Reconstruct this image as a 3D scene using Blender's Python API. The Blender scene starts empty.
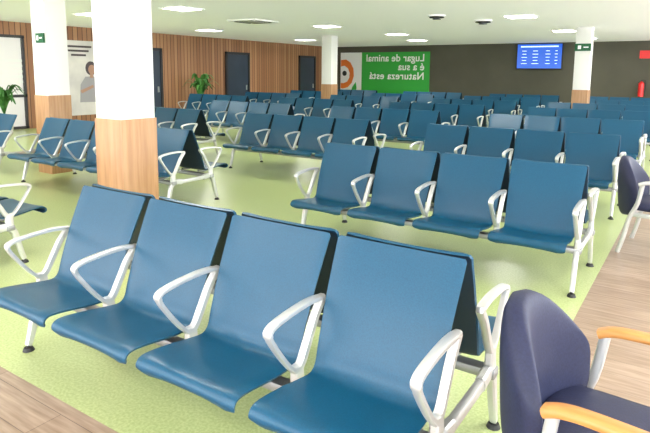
import bpy, math, bmesh, random
from mathutils import Matrix, Vector
random.seed(4)
S=bpy.context.scene
S.view_settings.view_transform='Standard'
COL=bpy.context.collection
# ---------------------------------------------------------------- materials
def mat(name,col,rough=.5,metal=0,emit=None,es=1,spec=.5):
    m=bpy.data.materials.new(name);m.use_nodes=True
    b=m.node_tree.nodes['Principled BSDF']
    b.inputs['Base Color'].default_value=(*col,1);b.inputs['Roughness'].default_value=rough
    b.inputs['Metallic'].default_value=metal;b.inputs['Specular IOR Level'].default_value=spec
    if emit: b.inputs['Emission Color'].default_value=(*emit,1);b.inputs['Emission Strength'].default_value=es
    return m
def N(m,t,**k):
    n=m.node_tree.nodes.new(t)
    for a,v in k.items(): setattr(n,a,v)
    return n
def L(m,a,b): m.node_tree.links.new(a,b)
def noisy(m,c1,c2,scale=(1,1,1),ns=5,detail=4,bump=0,bd=.01,lo=.35,hi=.65):
    tc=N(m,'ShaderNodeTexCoord');mp=N(m,'ShaderNodeMapping');mp.inputs['Scale'].default_value=scale
    nz=N(m,'ShaderNodeTexNoise');nz.inputs['Scale'].default_value=ns;nz.inputs['Detail'].default_value=detail
    cr=N(m,'ShaderNodeValToRGB');cr.color_ramp.elements[0].color=(*c1,1);cr.color_ramp.elements[1].color=(*c2,1)
    cr.color_ramp.elements[0].position=lo;cr.color_ramp.elements[1].position=hi
    L(m,tc.outputs['Object'],mp.inputs[0]);L(m,mp.outputs[0],nz.inputs[0]);L(m,nz.outputs[0],cr.inputs[0])
    b=m.node_tree.nodes['Principled BSDF'];L(m,cr.outputs[0],b.inputs['Base Color'])
    if bump:
        bp=N(m,'ShaderNodeBump');bp.inputs['Strength'].default_value=bump;bp.inputs['Distance'].default_value=bd
        L(m,nz.outputs[0],bp.inputs['Height']);L(m,bp.outputs[0],b.inputs['Normal'])
    return m
M_blue=noisy(mat('seat_blue_polyurethane',(.012,.095,.19),.36,spec=.42),(.0015,.056,.115),(.0025,.072,.145),ns=180,detail=2,bump=.14,bd=.001)
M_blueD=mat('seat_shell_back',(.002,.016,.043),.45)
M_alu=mat('cast_aluminium',(.66,.67,.66),.34,.6)
M_beam=mat('beam_grey_steel',(.35,.36,.37),.4,.7)
M_blk=mat('black_rubber',(.02,.02,.02),.6)
M_col=mat('column_white_paint',(.80,.79,.75),.55)
M_clad=noisy(mat('column_wood_cladding',(.5,.3,.15),.45),(.37,.19,.085),(.48,.27,.13),scale=(8,8,.6),ns=3,detail=5)
M_ceil=noisy(mat('ceiling_plaster_glowing',(.85,.85,.82),.85,emit=(1,.99,.96),es=.13),(.92,.92,.90),(.95,.95,.93),ns=.4)  # plaster with a faint added glow to brighten the ceiling; not a lamp
M_back=noisy(mat('back_wall_olive_grey',(.1,.1,.07),.7),(.070,.065,.044),(.088,.082,.057),ns=.6)
M_white=mat('matte_white',(.85,.85,.82),.5)
M_green=mat('banner_green',(.03,.38,.045),.5)
M_orange=mat('banner_orange',(.80,.20,.03),.5)
M_txt=mat('white_lettering',(.9,.9,.88),.5)
M_navy=noisy(mat('navy_upholstery',(.02,.025,.09),.55),(.007,.010,.040),(.012,.017,.057),ns=120,detail=3,bump=.25,bd=.002)
M_wood=noisy(mat('armrest_beech_wood',(.75,.33,.09),.35),(.45,.19,.045),(.58,.27,.08),scale=(1,12,12),ns=4,detail=5)
M_frame=mat('dark_frame',(.03,.026,.03),.4)
M_door=noisy(mat('door_dark_grey',(.04,.06,.09),.35),(.03,.042,.068),(.04,.056,.09),ns=1)
M_glow=mat('led_panel',(1,1,1),.5,emit=(1,.98,.93),es=55)
M_red=mat('fire_red',(.75,.02,.02),.35)
M_sgreen=mat('exit_sign_green',(.0,.10,.03),.5)
M_leaf=noisy(mat('fern_leaf',(.05,.2,.03),.5),(.025,.12,.018),(.07,.24,.045),ns=8)
M_pot=mat('planter_white',(.6,.58,.54),.5)
M_scr=mat('screen_blue',(.01,.06,.3),.25,emit=(.005,.1,.65),es=.9)
M_scrt=mat('screen_text',(.6,.8,1),.5,emit=(.5,.75,1),es=1.2)
M_glass=mat('frosted_glass',(.70,.67,.67),.3,emit=(1,.93,.92),es=.15)
def slat():
    m=mat('vertical_wood_slats',(.4,.2,.1),.5);b=m.node_tree.nodes['Principled BSDF']
    tc=N(m,'ShaderNodeTexCoord');sp=N(m,'ShaderNodeSeparateXYZ');L(m,tc.outputs['Object'],sp.inputs[0])
    d=N(m,'ShaderNodeMath',operation='DIVIDE');d.inputs[1].default_value=.16;L(m,sp.outputs[1],d.inputs[0])
    fl=N(m,'ShaderNodeMath',operation='FLOOR');L(m,d.outputs[0],fl.inputs[0])
    fr=N(m,'ShaderNodeMath',operation='FRACT');L(m,d.outputs[0],fr.inputs[0])
    wn=N(m,'ShaderNodeTexWhiteNoise',noise_dimensions='1D');L(m,fl.outputs[0],wn.inputs['W'])
    cr=N(m,'ShaderNodeValToRGB');cr.color_ramp.elements[0].color=(.30,.13,.062,1);cr.color_ramp.elements[1].color=(.48,.25,.13,1)
    L(m,wn.outputs[0],cr.inputs[0])
    lt=N(m,'ShaderNodeMath',operation='LESS_THAN');lt.inputs[1].default_value=.14;L(m,fr.outputs[0],lt.inputs[0])
    mx=N(m,'ShaderNodeMix',data_type='RGBA');L(m,lt.outputs[0],mx.inputs['Factor']);L(m,cr.outputs[0],mx.inputs['A']);mx.inputs['B'].default_value=(.09,.036,.018,1)
    L(m,mx.outputs['Result'],b.inputs['Base Color']);return m
M_slat=slat()
def floor_mat():
    m=mat('floor_vinyl_and_planks',(.5,.5,.5),.28);b=m.node_tree.nodes['Principled BSDF']
    tc=N(m,'ShaderNodeTexCoord');o=tc.outputs['Object']
    sp=N(m,'ShaderNodeSeparateXYZ');L(m,o,sp.inputs[0])
    a=N(m,'ShaderNodeMath',operation='LESS_THAN');a.inputs[1].default_value=-.61;L(m,sp.outputs[0],a.inputs[0])
    c=N(m,'ShaderNodeMath',operation='GREATER_THAN');c.inputs[1].default_value=1.51;L(m,sp.outputs[1],c.inputs[0])
    mu=N(m,'ShaderNodeMath',operation='MULTIPLY');L(m,a.outputs[0],mu.inputs[0]);L(m,c.outputs[0],mu.inputs[1])
    n1=N(m,'ShaderNodeTexNoise');n1.inputs['Scale'].default_value=70;n1.inputs['Detail'].default_value=3;L(m,o,n1.inputs[0])
    r1=N(m,'ShaderNodeValToRGB');r1.color_ramp.elements[0].position=.35;r1.color_ramp.elements[1].position=.65
    r1.color_ramp.elements[0].color=(.38,.46,.185,1);r1.color_ramp.elements[1].color=(.51,.585,.27,1);L(m,n1.outputs[0],r1.inputs[0])
    br=N(m,'ShaderNodeTexBrick');br.inputs['Scale'].default_value=1;br.inputs['Brick Width'].default_value=1.25;br.inputs['Row Height'].default_value=.18
    br.inputs['Mortar Size'].default_value=.002;br.inputs['Color1'].default_value=(.34,.245,.175,1);br.inputs['Color2'].default_value=(.46,.345,.26,1);br.inputs['Mortar'].default_value=(.18,.13,.10,1)
    L(m,o,br.inputs[0])
    mp=N(m,'ShaderNodeMapping');mp.inputs['Scale'].default_value=(1.2,14,1);L(m,o,mp.inputs[0])
    n2=N(m,'ShaderNodeTexNoise');n2.inputs['Scale'].default_value=3;n2.inputs['Detail'].default_value=6;L(m,mp.outputs[0],n2.inputs[0])
    r2=N(m,'ShaderNodeValToRGB');r2.color_ramp.elements[0].position=.3;r2.color_ramp.elements[1].position=.7
    r2.color_ramp.elements[0].color=(.62,.57,.53,1);r2.color_ramp.elements[1].color=(1.05,1.05,1.05,1);L(m,n2.outputs[0],r2.inputs[0])
    mm=N(m,'ShaderNodeMix',data_type='RGBA',blend_type='MULTIPLY');mm.inputs['Factor'].default_value=1;L(m,br.outputs[0],mm.inputs['A']);L(m,r2.outputs[0],mm.inputs['B'])
    mx=N(m,'ShaderNodeMix',data_type='RGBA');L(m,mu.outputs[0],mx.inputs['Factor']);L(m,mm.outputs['Result'],mx.inputs['A']);L(m,r1.outputs[0],mx.inputs['B'])
    L(m,mx.outputs['Result'],b.inputs['Base Color']);return m
M_floor=floor_mat()
# ---------------------------------------------------------------- mesh helpers
class MB:
    def __init__(s): s.bm=bmesh.new();s.mats=[]
    def mi(s,m):
        if m not in s.mats: s.mats.append(m)
        return s.mats.index(m)
    def box(s,c,d,m,bev=0,rot=None):
        old=set(s.bm.faces)
        r=bmesh.ops.create_cube(s.bm,size=1)
        vs=r['verts']
        for v in vs:
            v.co=Vector((v.co.x*d[0],v.co.y*d[1],v.co.z*d[2]))
        if bev:
            es=list(set(e for v in vs for e in v.link_edges))
            bmesh.ops.bevel(s.bm,geom=es,offset=bev,segments=2,profile=.5,affect='EDGES')
        fs=[f for f in s.bm.faces if f not in old]
        vs=list(set(v for f in fs for v in f.verts))
        i=s.mi(m)
        for f in fs: f.material_index=i
        for v in vs:
            if rot: v.co=rot@v.co
            v.co+=Vector(c)
        return vs
    def cyl(s,c,r1,r2,h,m,seg=20,axis='Z'):
        r=bmesh.ops.create_cone(s.bm,cap_ends=True,segments=seg,radius1=r1,radius2=r2,depth=h)
        i=s.mi(m)
        R={'Z':Matrix.Identity(3),'Y':Matrix.Rotation(math.pi/2,3,'X'),'X':Matrix.Rotation(math.pi/2,3,'Y')}[axis]
        for v in r['verts']: v.co=R@v.co+Vector(c)
        for f in set(f for v in r['verts'] for f in v.link_faces): f.material_index=i
    def poly(s,pts,m,th):
        i=s.mi(m);A=[s.bm.verts.new(Vector(p)) for p in pts];B=[s.bm.verts.new(Vector(p)+Vector(th)) for p in pts];n=len(A)
        for f in [s.bm.faces.new(A),s.bm.faces.new(B[::-1])]+[s.bm.faces.new((A[k],B[k],B[(k+1)%n],A[(k+1)%n])) for k in range(n)]: f.material_index=i
    def sweep(s,pts,sizes,m,side=Vector((1,0,0)),closed=False,seg=10,sq=.6):
        n=len(pts);rings=[];P=[Vector(p) for p in pts];i0=s.mi(m)
        for i in range(n):
            if closed: t=P[(i+1)%n]-P[i-1]
            else: t=P[min(i+1,n-1)]-P[max(i-1,0)]
            t.normalize();sd=(side-t*side.dot(t)).normalized();nn=t.cross(sd).normalized()
            ring=[]
            for k in range(seg):
                a=2*math.pi*k/seg;ca,sa=math.cos(a),math.sin(a)
                x=math.copysign(abs(ca)**sq,ca)*sizes[i][0];y=math.copysign(abs(sa)**sq,sa)*sizes[i][1]
                ring.append(s.bm.verts.new(P[i]+sd*x+nn*y))
            rings.append(ring)
        for i in range(n if closed else n-1):
            A,B=rings[i],rings[(i+1)%n]
            for k in range(seg):
                f=s.bm.faces.new((A[k],A[(k+1)%seg],B[(k+1)%seg],B[k]));f.material_index=i0
        if not closed:
            for r in (rings[0],rings[-1]):
                f=s.bm.faces.new(r);f.material_index=i0
    def sell(s,c,h,m,e1=.4,e2=.4,nu=28,nv=18,fn=None):
        i0=s.mi(m);P=lambda v,e:math.copysign(abs(v)**e,v)
        rows=[]
        for j in range(nv+1):
            ph=-math.pi/2+math.pi*j/nv
            row=[]
            for i in range(nu):
                th=2*math.pi*i/nu
                p=Vector((P(math.sin(ph),e1)*h[0],P(math.cos(ph),e1)*P(math.cos(th),e2)*h[1],P(math.cos(ph),e1)*P(math.sin(th),e2)*h[2]))
                if fn: p=fn(p)
                row.append(s.bm.verts.new(p+Vector(c)))
            rows.append(row)
        for j in range(nv):
            for i in range(nu):
                f=s.bm.faces.new((rows[j][i],rows[j][(i+1)%nu],rows[j+1][(i+1)%nu],rows[j+1][i]));f.material_index=i0
    def mesh(s,name,angle=35):
        bmesh.ops.remove_doubles(s.bm,verts=s.bm.verts,dist=1e-5)
        bmesh.ops.recalc_face_normals(s.bm,faces=s.bm.faces)
        me=bpy.data.meshes.new(name);s.bm.to_mesh(me);s.bm.free()
        for m in s.mats: me.materials.append(m)
        for p in me.polygons: p.use_smooth=True
        me.set_sharp_from_angle(angle=math.radians(angle))
        return me
def obj(name,me,loc=(0,0,0),rz=0):
    o=bpy.data.objects.new(name,me);COL.objects.link(o);o.location=loc;o.rotation_euler=(0,0,rz);return o
def cat(P,n=6,closed=False):
    P=[Vector(p) for p in P];out=[];m=len(P)
    for i in range(m if closed else m-1):
        g=lambda k:(P[k%m] if closed else P[max(0,min(m-1,k))])
        a,b,c,d=g(i-1),g(i),g(i+1),g(i+2)
        for k in range(n):
            t=k/n;out.append(.5*((2*b)+(c-a)*t+(2*a-5*b+4*c-d)*t*t+(3*b-a-3*c+d)*t**3))
    if not closed: out.append(P[-1])
    return out
# ---------------------------------------------------------------- bench
PROF=[(.645,.395),(.662,.418),(.655,.440),(.628,.452),(.57,.450),(.49,.440),(.39,.426),(.31,.418),(.268,.424),(.240,.452),(.220,.51),(.182,.61),(.137,.72),(.091,.82),(.050,.905),(.026,.957)]
def build_bench(n,double=True):
    b=MB()
    prof=cat([Vector((0,-u,z)) for u,z in PROF],3)
    prof=[Vector((p.y,p.z)) for p in prof]
    arm=cat([(0,-.145,.698),(0,-.24,.709),(0,-.36,.705),(0,-.465,.693),(0,-.506,.676),(0,-.503,.646),(0,-.46,.580),(0,-.39,.49),(0,-.340,.445),(0,-.295,.45),(0,-.250,.52),(0,-.193,.62),(0,-.145,.68)],4,True)
    ax=lambda i:-.64*i-(.012 if i==0 else 0)-(.015 if i==n else 0)
    def side(sgn):
        T=(lambda p:Vector((p[0],p[1]*sgn,p[2])))
        for i in range(n):
            cx=-(.32+.64*i);NX=10;F=[];B=[]
            L_=[0]
            for k in range(1,len(prof)): L_.append(L_[-1]+(prof[k]-prof[k-1]).length)
            tot=L_[-1]
            for k,p in enumerate(prof):
                t=(prof[min(k+1,len(prof)-1)]-prof[max(k-1,0)]).normalized()
                nrm=Vector((t.y,-t.x))
                if nrm.y<0 and p.y<.5 : nrm=-nrm
                if p.y>=.5 and nrm.x>0: nrm=-nrm
                if k<4:
                    nrm=Vector((t.y,-t.x)); 
                    if nrm.dot(Vector((-1,1)))<0: nrm=-nrm
                s_=L_[k]/tot
                w=.285 if s_<.4 else .272+(.300-.272)*((s_-.4)/.6)
                if .25<s_<.4: w=.285-.013*(s_-.25)/.15
                de=L_[k];r=.035
                if de<r: w-=r-math.sqrt(max(0,r*r-(r-de)**2))
                de=tot-L_[k];r=.010
                if de<r: w-=r-math.sqrt(max(0,r*r-(r-de)**2))
                fr=[];bk=[]
                for j in range(NX+1):
                    q=2*j/NX-1;q=math.copysign(1-(1-abs(q))**1.3,q)
                    dish=.014*(abs(q)**2.5)
                    roll=-.008 if abs(q)>.98 else 0
                    pf=p+nrm*(dish+roll);pb=p-nrm*(.016-dish*.6+roll*.3)
                    fr.append(b.bm.verts.new(T((cx+q*w,pf.x,pf.y))));bk.append(b.bm.verts.new(T((cx+q*w*.985,pb.x,pb.y))))
                F.append(fr);B.append(bk)
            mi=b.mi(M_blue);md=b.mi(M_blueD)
            def fc(vs,m):
                f=b.bm.faces.new(vs);f.material_index=m
            K=len(prof)
            for k in range(K-1):
                for j in range(NX):
                    fc((F[k][j],F[k][j+1],F[k+1][j+1],F[k+1][j]),mi)
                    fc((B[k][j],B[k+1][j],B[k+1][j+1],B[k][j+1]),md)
                fc((F[k][0],F[k+1][0],B[k+1][0],B[k][0]),mi);fc((F[k][NX],B[k][NX],B[k+1][NX],F[k+1][NX]),mi)
            for j in range(NX):
                fc((F[0][j],B[0][j],B[0][j+1],F[0][j+1]),mi);fc((F[-1][j],F[-1][j+1],B[-1][j+1],B[-1][j]),mi)
            for dx in (-.15,.15):
                b.sweep([T((cx+dx,-.25,.395)),T((cx+dx,-.34,.38)),T((cx+dx,-.48,.40)),T((cx+dx,-.58,.42))],[(.018,.012)]*4,M_beam)
        for i in range(n+1):
            x=ax(i)
            P=[T((x,p.y,p.z)) for p in arm];sz=[]
            m=len(P)
            for k in range(m):
                u=k/m*13
                if u<5: s2=(.022,.012)
                elif u<8: s2=(.018,.011)
                else: s2=(.019,.019)
                sz.append(s2)
            b.sweep(P,sz,M_alu,closed=True)
            b.sweep([T((x,-.317,.455)),T((x,-.315,.40)),T((x,-.315,.34))],[(.02,.03),(.022,.034),(.024,.036)],M_alu)
        b.box((-.32*n,-.315*sgn,.335),(.64*n+.04,.07,.045),M_beam,.008)
    side(1)
    if double: side(-1)
    for x in (ax(0),ax(n)):
        for sg in (1,-1):
            P=cat([(x,-.18*sg,.335),(x,-.28*sg,.345),(x,-.345*sg,.30),(x,-.375*sg,.20),(x,-.405*sg,.09),(x,-.425*sg,.035)],4)
            m=len(P)
            b.sweep(P,[(.024-.006*k/m,.036-.018*k/m) for k in range(m)],M_alu)
            b.cyl((x,-.425*sg,.03),.012,.012,.03,M_blk,12);b.cyl((x,-.425*sg,.01),.034,.026,.02,M_blk,16)
        b.box((x,0,.335),(.04,.46,.05),M_alu,.01)
    return b.mesh('tandem_seating_bench')
ME={}
def bench(xend,yc,n=4,double=True,rz=0):
    k=(n,double)
    if k not in ME: ME[k]=build_bench(n,double)
    return obj('airport_seating_bench',ME[k],(xend,yc,0),rz)
Y=lambda k:2.128+2.8*k
bench(-.69,Y(0));bench(-4.85,Y(0))
bench(-.69,Y(1));bench(-5.25,Y(1),5);bench(-9.25,Y(1),3,False)
bench(-.76,Y(2));bench(-4.26,Y(2));bench(-7.95,Y(2))
for k in range(3,8):
    bench(-.72-.2*(k==5),Y(k));bench(-4.25,Y(k));bench(-7.9,Y(k))
    if k>=4: bench(-11.7,Y(k))
# ---------------------------------------------------------------- room
def box_obj(name,lo,hi,m,bev=0):
    b=MB();c=[(a+d)/2 for a,d in zip(lo,hi)];b.box(c,[abs(d-a) for a,d in zip(lo,hi)],m,bev);return obj(name,b.mesh(name))
H=3.02;XL=-16.2;YB=25.;XR=4.;YF=-4.;GY=8.9
box_obj('floor',(XL-.2,YF-.2,-.1),(XR+.2,YB+.2,0),M_floor)
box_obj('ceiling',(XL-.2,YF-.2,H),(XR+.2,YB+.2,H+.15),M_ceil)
box_obj('wall_back',(XL-.2,YB,0),(XR+.2,YB+.2,H),M_back)
b=MB();b.box((XL-.1,(GY+YB)/2,H/2),(.2,YB-GY,H),M_slat);b.box((XL-.1,(YF+GY)/2,H-.18),(.2,GY-YF,.36),M_slat)
obj('wall_left',b.mesh('wall_left'))
b=MB()
for y in [GY-.05-i*1.32 for i in range(10)]: b.box((XL-.05,y,1.33),(.1,.07,2.66),M_frame)
for z in (.04,.95,2.62): b.box((XL-.05,(YF+GY)/2,z),(.1,GY-YF,.08),M_frame)
b.box((XL-.06,(YF+GY)/2,1.33),(.02,GY-YF,2.6),M_glass)
for z in (1.35,1.5,1.65,1.8,1.95): b.box((XL-.04,(YF+GY)/2,z),(.012,GY-YF,.07),M_white)
obj('window_1',b.mesh('window_1'))
for nm,lo,hi,ax_ in (('wall_right',(XR,YF,0),(XR+.2,YB,0),1),('wall_front',(XL,YF-.2,0),(XR,YF,0),0)):
    b=MB();c=[(lo[i]+hi[i])/2 for i in range(2)];d=[hi[i]-lo[i] for i in range(2)]
    b.box((c[0],c[1],.3),(d[0],d[1],.6),M_white);b.box((c[0],c[1],H-.15),(d[0],d[1],.3),M_white)
    n=int(d[ax_]/2.9)
    for i in range(n+1):
        p=[c[0],c[1]];p[ax_]=lo[ax_]+d[ax_]*i/n;b.box((p[0],p[1],H/2),(.2,.2,H),M_white)
    obj(nm,b.mesh(nm))
def column(x,y,w):
    b=MB();b.box((x,y,H/2),(w,w,H),M_col,.008);b.box((x,y,.64),(w+.02,w+.02,1.28),M_clad,.004);return obj('square_column',b.mesh('square_column'))
column(-4.15,3.13,.345);column(-8.92,5.32,.38);column(-11.42,17.5,.42);column(-2.86,17.5,.40)
for i,(a,c) in enumerate(((17.15,18.4),(22.2,23.35),(13.15,13.7))):
    b=MB();x=XL+.03
    b.box((x,(a+c)/2,1.2),(.05,c-a,2.4),M_door)
    for y in (a-.05,c+.05): b.box((x+.02,y,1.25),(.08,.1,2.5),M_frame)
    b.box((x+.02,(a+c)/2,2.45),(.08,c-a+.2,.1),M_frame);b.box((x+.05,c-.12,1.05),(.05,.03,.2),M_alu)
    obj('door_%d'%(i+1),b.mesh('door'))
box_obj('baseboard_back',(XL,YB-.02,0),(XR,YB,.1),M_frame)
# poster with a seated woman
b=MB();M_pp=noisy(mat('poster_paper',(.8,.75,.72),.5),(.62,.58,.58),(.80,.75,.73),ns=1.3)
M_skin=mat('poster_print_skin',(.45,.25,.18),.6);M_dk=mat('poster_print_dark',(.08,.06,.07),.6);M_gr=mat('poster_print_grey',(.36,.34,.38),.6)
x=XL+.02
b.box((x,10.95,1.45),(.03,2.1,2.3),M_pp)
def yz(pts,y0,z0,k): return [(x+.016+k,y0+p[0],z0+p[1]) for p in pts]
circ=lambda r,ry=1:[(r*math.cos(a*math.pi/10),r*ry*math.sin(a*math.pi/10)) for a in range(20)]
b.poly(yz([(-.42,-.75),(-.38,-.2),(-.2,.05),(.16,.05),(.34,-.2),(.42,-.75)],10.95,1.45,0),M_gr,(.004,0,0))
b.poly(yz(circ(.19,1.15),10.95,1.76,.003),M_dk,(.004,0,0))
b.poly(yz(circ(.125,1.2),10.98,1.72,.008),M_skin,(.004,0,0))
b.poly(yz([(-.06,0),(.06,0),(.05,.16),(-.05,.16)],10.96,1.46,.006),M_skin,(.004,0,0))
b.poly(yz([(-.35,-.05),(.1,.12),(.12,.04),(-.3,-.14)],10.9,1.12,.006),M_skin,(.004,0,0))
for i in range(3): b.box((x+.02,10.55,2.42-.13*i),(.01,.9-.2*i,.06),M_dk)
obj('wall_poster',b.mesh('wall_poster'))
# banner
b=MB();yb=YB-.03
b.box(((-15.6-14.35)/2,yb,1.6),(1.25,.04,2.24),M_white);b.box(((-14.35-10.7)/2,yb,1.6),(3.65,.04,2.24),M_green)
def xz(pts,x0,z0,k): return [(x0+p[0],yb-.021-k,z0+p[1]) for p in pts]
b.poly(xz([(-.33,.75),(-.02,.78),(.25,.62),(.42,.32),(.45,-.05),(.33,-.4),(.1,-.62),(-.18,-.7),(-.33,-.68)],-15.25,1.6,0),M_orange,(0,-.004,0))
b.poly(xz([(-.33,.42),(-.1,.46),(.1,.33),(.2,.1),(.18,-.15),(.05,-.34),(-.15,-.42),(-.33,-.42)],-15.25,1.6,.006),M_white,(0,-.004,0))
b.poly(xz(circ(.13),-15.35,1.68,.012),M_blk,(0,-.004,0))
b.poly(xz([(0,0),(.12,.35),(.32,.6),(.38,.3),(.3,.05)],-15.0,.65,.0),M_green,(0,-.004,0))
b.poly(xz([(0,0),(.3,.1),(.55,.02),(.5,-.2),(.1,-.2)],-14.95,.75,.006),M_green,(0,-.004,0))
ban=obj('wall_banner',b.mesh('wall_banner'))
for i,(t,z) in enumerate((('Lugar de animal',2.28),('é a sua',1.86),('Natureza está',1.42))):
    c=bpy.data.curves.new('lettering','FONT');c.body=t;c.size=.48;c.extrude=.004;c.offset=.007;c.space_character=1.03 if i<2 else 1.08;c.materials.append(M_txt)
    o=bpy.data.objects.new('lettering_%d'%i,c);COL.objects.link(o);o.location=(-10.95,yb-.03,z);o.rotation_euler=(math.pi/2,0,0);o.scale=(-1,1,1);o.parent=ban
# TV
b=MB();tx,tz=-5.78,2.46
b.box((tx,YB-.12,tz),(1.86,.06,1.08),M_blk,.01);b.box((tx,YB-.155,tz),(1.78,.01,1.0),M_scr)
b.box((tx,YB-.05,tz),(.4,.09,.4),M_blk)
b.box((tx,YB-.162,tz+.40),(1.5,.006,.05),M_scrt)
for i in range(5):
    z=tz+.22-.13*i
    for xx,w in ((-.6,.25),(-.15,.3),(.35,.2),(.68,.12)): b.box((tx+xx,YB-.162,z),(w*random.uniform(.6,1),.006,.022),M_scrt)
obj('flight_information_screen',b.mesh('tv'))
box_obj('fire_alarm_sign',(-2.1,YB-.03,2.35),(-1.75,YB,2.65),M_red)
b=MB();b.cyl((-1.95,YB-.14,1.15),.1,.1,.5,M_red,20);b.cyl((-1.95,YB-.14,1.44),.1,.03,.08,M_red,20);b.cyl((-1.95,YB-.14,1.5),.03,.03,.08,M_blk,12);b.box((-1.95,YB-.03,1.2),(.06,.05,.3),M_blk)
b.sweep(cat([(-1.95,YB-.14,1.52),(-1.82,YB-.16,1.5),(-1.8,YB-.16,1.2),(-1.84,YB-.16,1.0)],5),[(.012,.012)]*16,M_blk);obj('fire_extinguisher',b.mesh('fx'))
def exit_sign(c,w,h):
    b=MB();b.box(c,(w,.03,h),M_sgreen,.004);b.box((c[0]-w*.2,c[1]-.018,c[2]),(w*.2,.006,h*.5),M_txt);b.box((c[0]+w*.2,c[1]-.018,c[2]),(w*.3,.006,h*.15),M_txt);return obj('exit_sign',b.mesh('exit_sign'))
exit_sign((-8.82,5.10,2.19),.22,.15);exit_sign((-2.86,17.27,2.46),.42,.2)
for (x,y) in [(-9.34,8.56),(-12.2,8.4),(-13.4,13.4),(-9.1,13.8),(-8.8,17.65),(-3.6,13.5),(-9.6,21.1),(-3.6,8.5),(-3.6,18.4),(-3.6,22.4),(-13.6,19),(-13.4,4),(-8.9,3.2),(-4.2,3.0),(-4.2,-1.2),(-9,-1.2),(.8,-1),(.8,3.2),(.8,8.5),(.8,13.5),(.8,18.5)]:
    b=MB();w=.62
    b.box((x,y,H-.006),(w,w,.012),M_glow)
    for dx,dy,a,c in ((0,w/2,w+.06,.03),(0,-w/2,w+.06,.03),(w/2,0,.03,w+.06),(-w/2,0,.03,w+.06)): b.box((x+dx,y+dy,H-.012),(a,c,.024),M_white)
    obj('ceiling_light_panel',b.mesh('clp'))
b=MB();x,y=-9.9,11.5
b.box((x,y,H-.022),(.95,.95,.04),M_white,.01);b.box((x,y,H-.047),(.5,.5,.01),M_beam)
for dx,dy,a,c in ((0,.36,.6,.07),(0,-.36,.6,.07),(.36,0,.07,.6),(-.36,0,.07,.6)): b.box((x+dx,y+dy,H-.044),(a,c,.006),M_blk)
obj('air_conditioning_cassette',b.mesh('ac'))
for (x,y,r) in ((-5.19,12.42,.2),(-4.66,14.08,.22)):
    b=MB();b.cyl((x,y,H-.02),r,r,.04,M_white,28);b.cyl((x,y,H-.05),r*.85,r*.8,.03,M_blk,28);b.cyl((x,y,H-.08),r*.5,r*.3,.05,M_beam,24);obj('ceiling_speaker',b.mesh('sp'))
def fern(x,y,h,sc):
    b=MB();b.cyl((x,y,.25),.17,.23,.5,M_pot,24);b.cyl((x,y,.49),.2,.2,.02,M_blk,20)
    i0=b.mi(M_leaf)
    for k in range(34):
        a=random.uniform(0,6.28);r=random.uniform(.25,.62)*sc;top=h*random.uniform(.75,1.05)
        d=Vector((math.cos(a),math.sin(a),0));s=Vector((-math.sin(a),math.cos(a),0))
        path=cat([Vector((x,y,.5)),Vector((x,y,.5+(top-.5)*.65))+d*r*.25,Vector((x,y,top))+d*r*.65,Vector((x,y,top-.18))+d*r],4)
        n=len(path);prev=None
        for j,p in enumerate(path):
            w=.055*sc*math.sin(math.pi*min(1,(j+.3)/(n-.2)))+.004
            cur=(b.bm.verts.new(p-s*w),b.bm.verts.new(p+Vector((0,0,.012))),b.bm.verts.new(p+s*w))
            if prev:
                for q in range(2):
                    f=b.bm.faces.new((prev[q],prev[q+1],cur[q+1],cur[q]));f.material_index=i0
            prev=cur
    return obj('potted_fern',b.mesh('fern',80))
fern(-15.3,14.8,1.55,1.15);fern(-15.2,7.7,1.25,.9)
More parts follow.
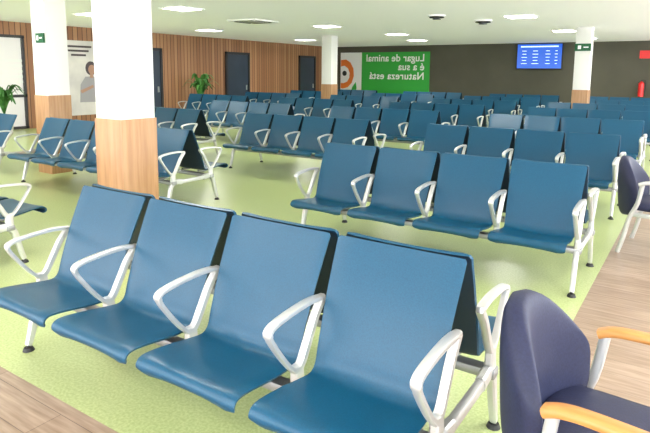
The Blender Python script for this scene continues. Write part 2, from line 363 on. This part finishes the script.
# ---------------------------------------------------------------- armchair
def armchair(loc,rz,woodarm=True):
    b=MB();A=M_wood if woodarm else M_alu
    def fb(p):
        z=p.z
        w=1-.12*max(0,z/.28)**2
        return Vector((p.x+1.7*p.y*p.y-.06*z,p.y*w,z-.62*max(0,z)*(abs(p.y)/.295)**2.2))
    b.sell((-.14,0,.615),(.060,.295,.285),M_navy,.6,.6,56,26,fb)
    b.sell((.24,0,.455),(.055,.27,.31),M_navy,.6,.35,40,14,lambda p:Vector((p.z,p.y,p.x)))
    for s in (1,-1):
        P=cat([(.045,s*.33,.680),(.09,s*.333,.698),(.16,s*.335,.706),(.30,s*.34,.706),(.48,s*.335,.695),(.56,s*.33,.67)],5)
        b.sweep(P,[(.031,.017)]*len(P),A,side=Vector((0,1,0)),seg=12)
        Q=cat([(.53,s*.325,.68),(.555,s*.32,.60),(.53,s*.315,.40),(.54,s*.315,.2),(.56,s*.315,.0)],4)
        b.sweep(Q,[(.016,.02)]*len(Q),M_alu,side=Vector((0,1,0)))
        Q=cat([(.07,s*.325,.68),(.04,s*.315,.5),(-.02,s*.31,.35),(-.06,s*.31,.15),(-.10,s*.31,.0)],4)
        b.sweep(Q,[(.016,.02)]*len(Q),M_alu,side=Vector((0,1,0)))
        b.box((.26,s*.30,.385),(.56,.03,.04),M_alu,.006)
    b.box((.0,0,.385),(.03,.62,.04),M_alu,.006);b.box((.52,0,.385),(.03,.62,.04),M_alu,.006)
    return obj('padded_armchair',b.mesh('padded_armchair',50),loc,rz)
armchair((-.33,2.02,0),math.radians(-5),True);armchair((-.42,6.25,0),math.radians(-6),False)
# ---------------------------------------------------------------- light / world
w=bpy.data.worlds.new('world');S.world=w;w.use_nodes=True
w.node_tree.nodes['Background'].inputs[0].default_value=(.93,.97,1,1);w.node_tree.nodes['Background'].inputs[1].default_value=9
# ---------------------------------------------------------------- camera
R=Matrix.Rotation(math.radians(33.5),3,'Z')@Matrix.Rotation(math.radians(90-7.85),3,'X')@Matrix.Rotation(math.radians(0.55),3,'Z')
cd=bpy.data.cameras.new('camera');cam=bpy.data.objects.new('camera',cd);COL.objects.link(cam)
cd.sensor_width=36;cd.lens=36*565/650;cd.shift_y=-65.5/650;cd.clip_start=.05
cam.matrix_world=Matrix.Translation((0,0,1.68))@R.to_4x4()
S.camera=cam
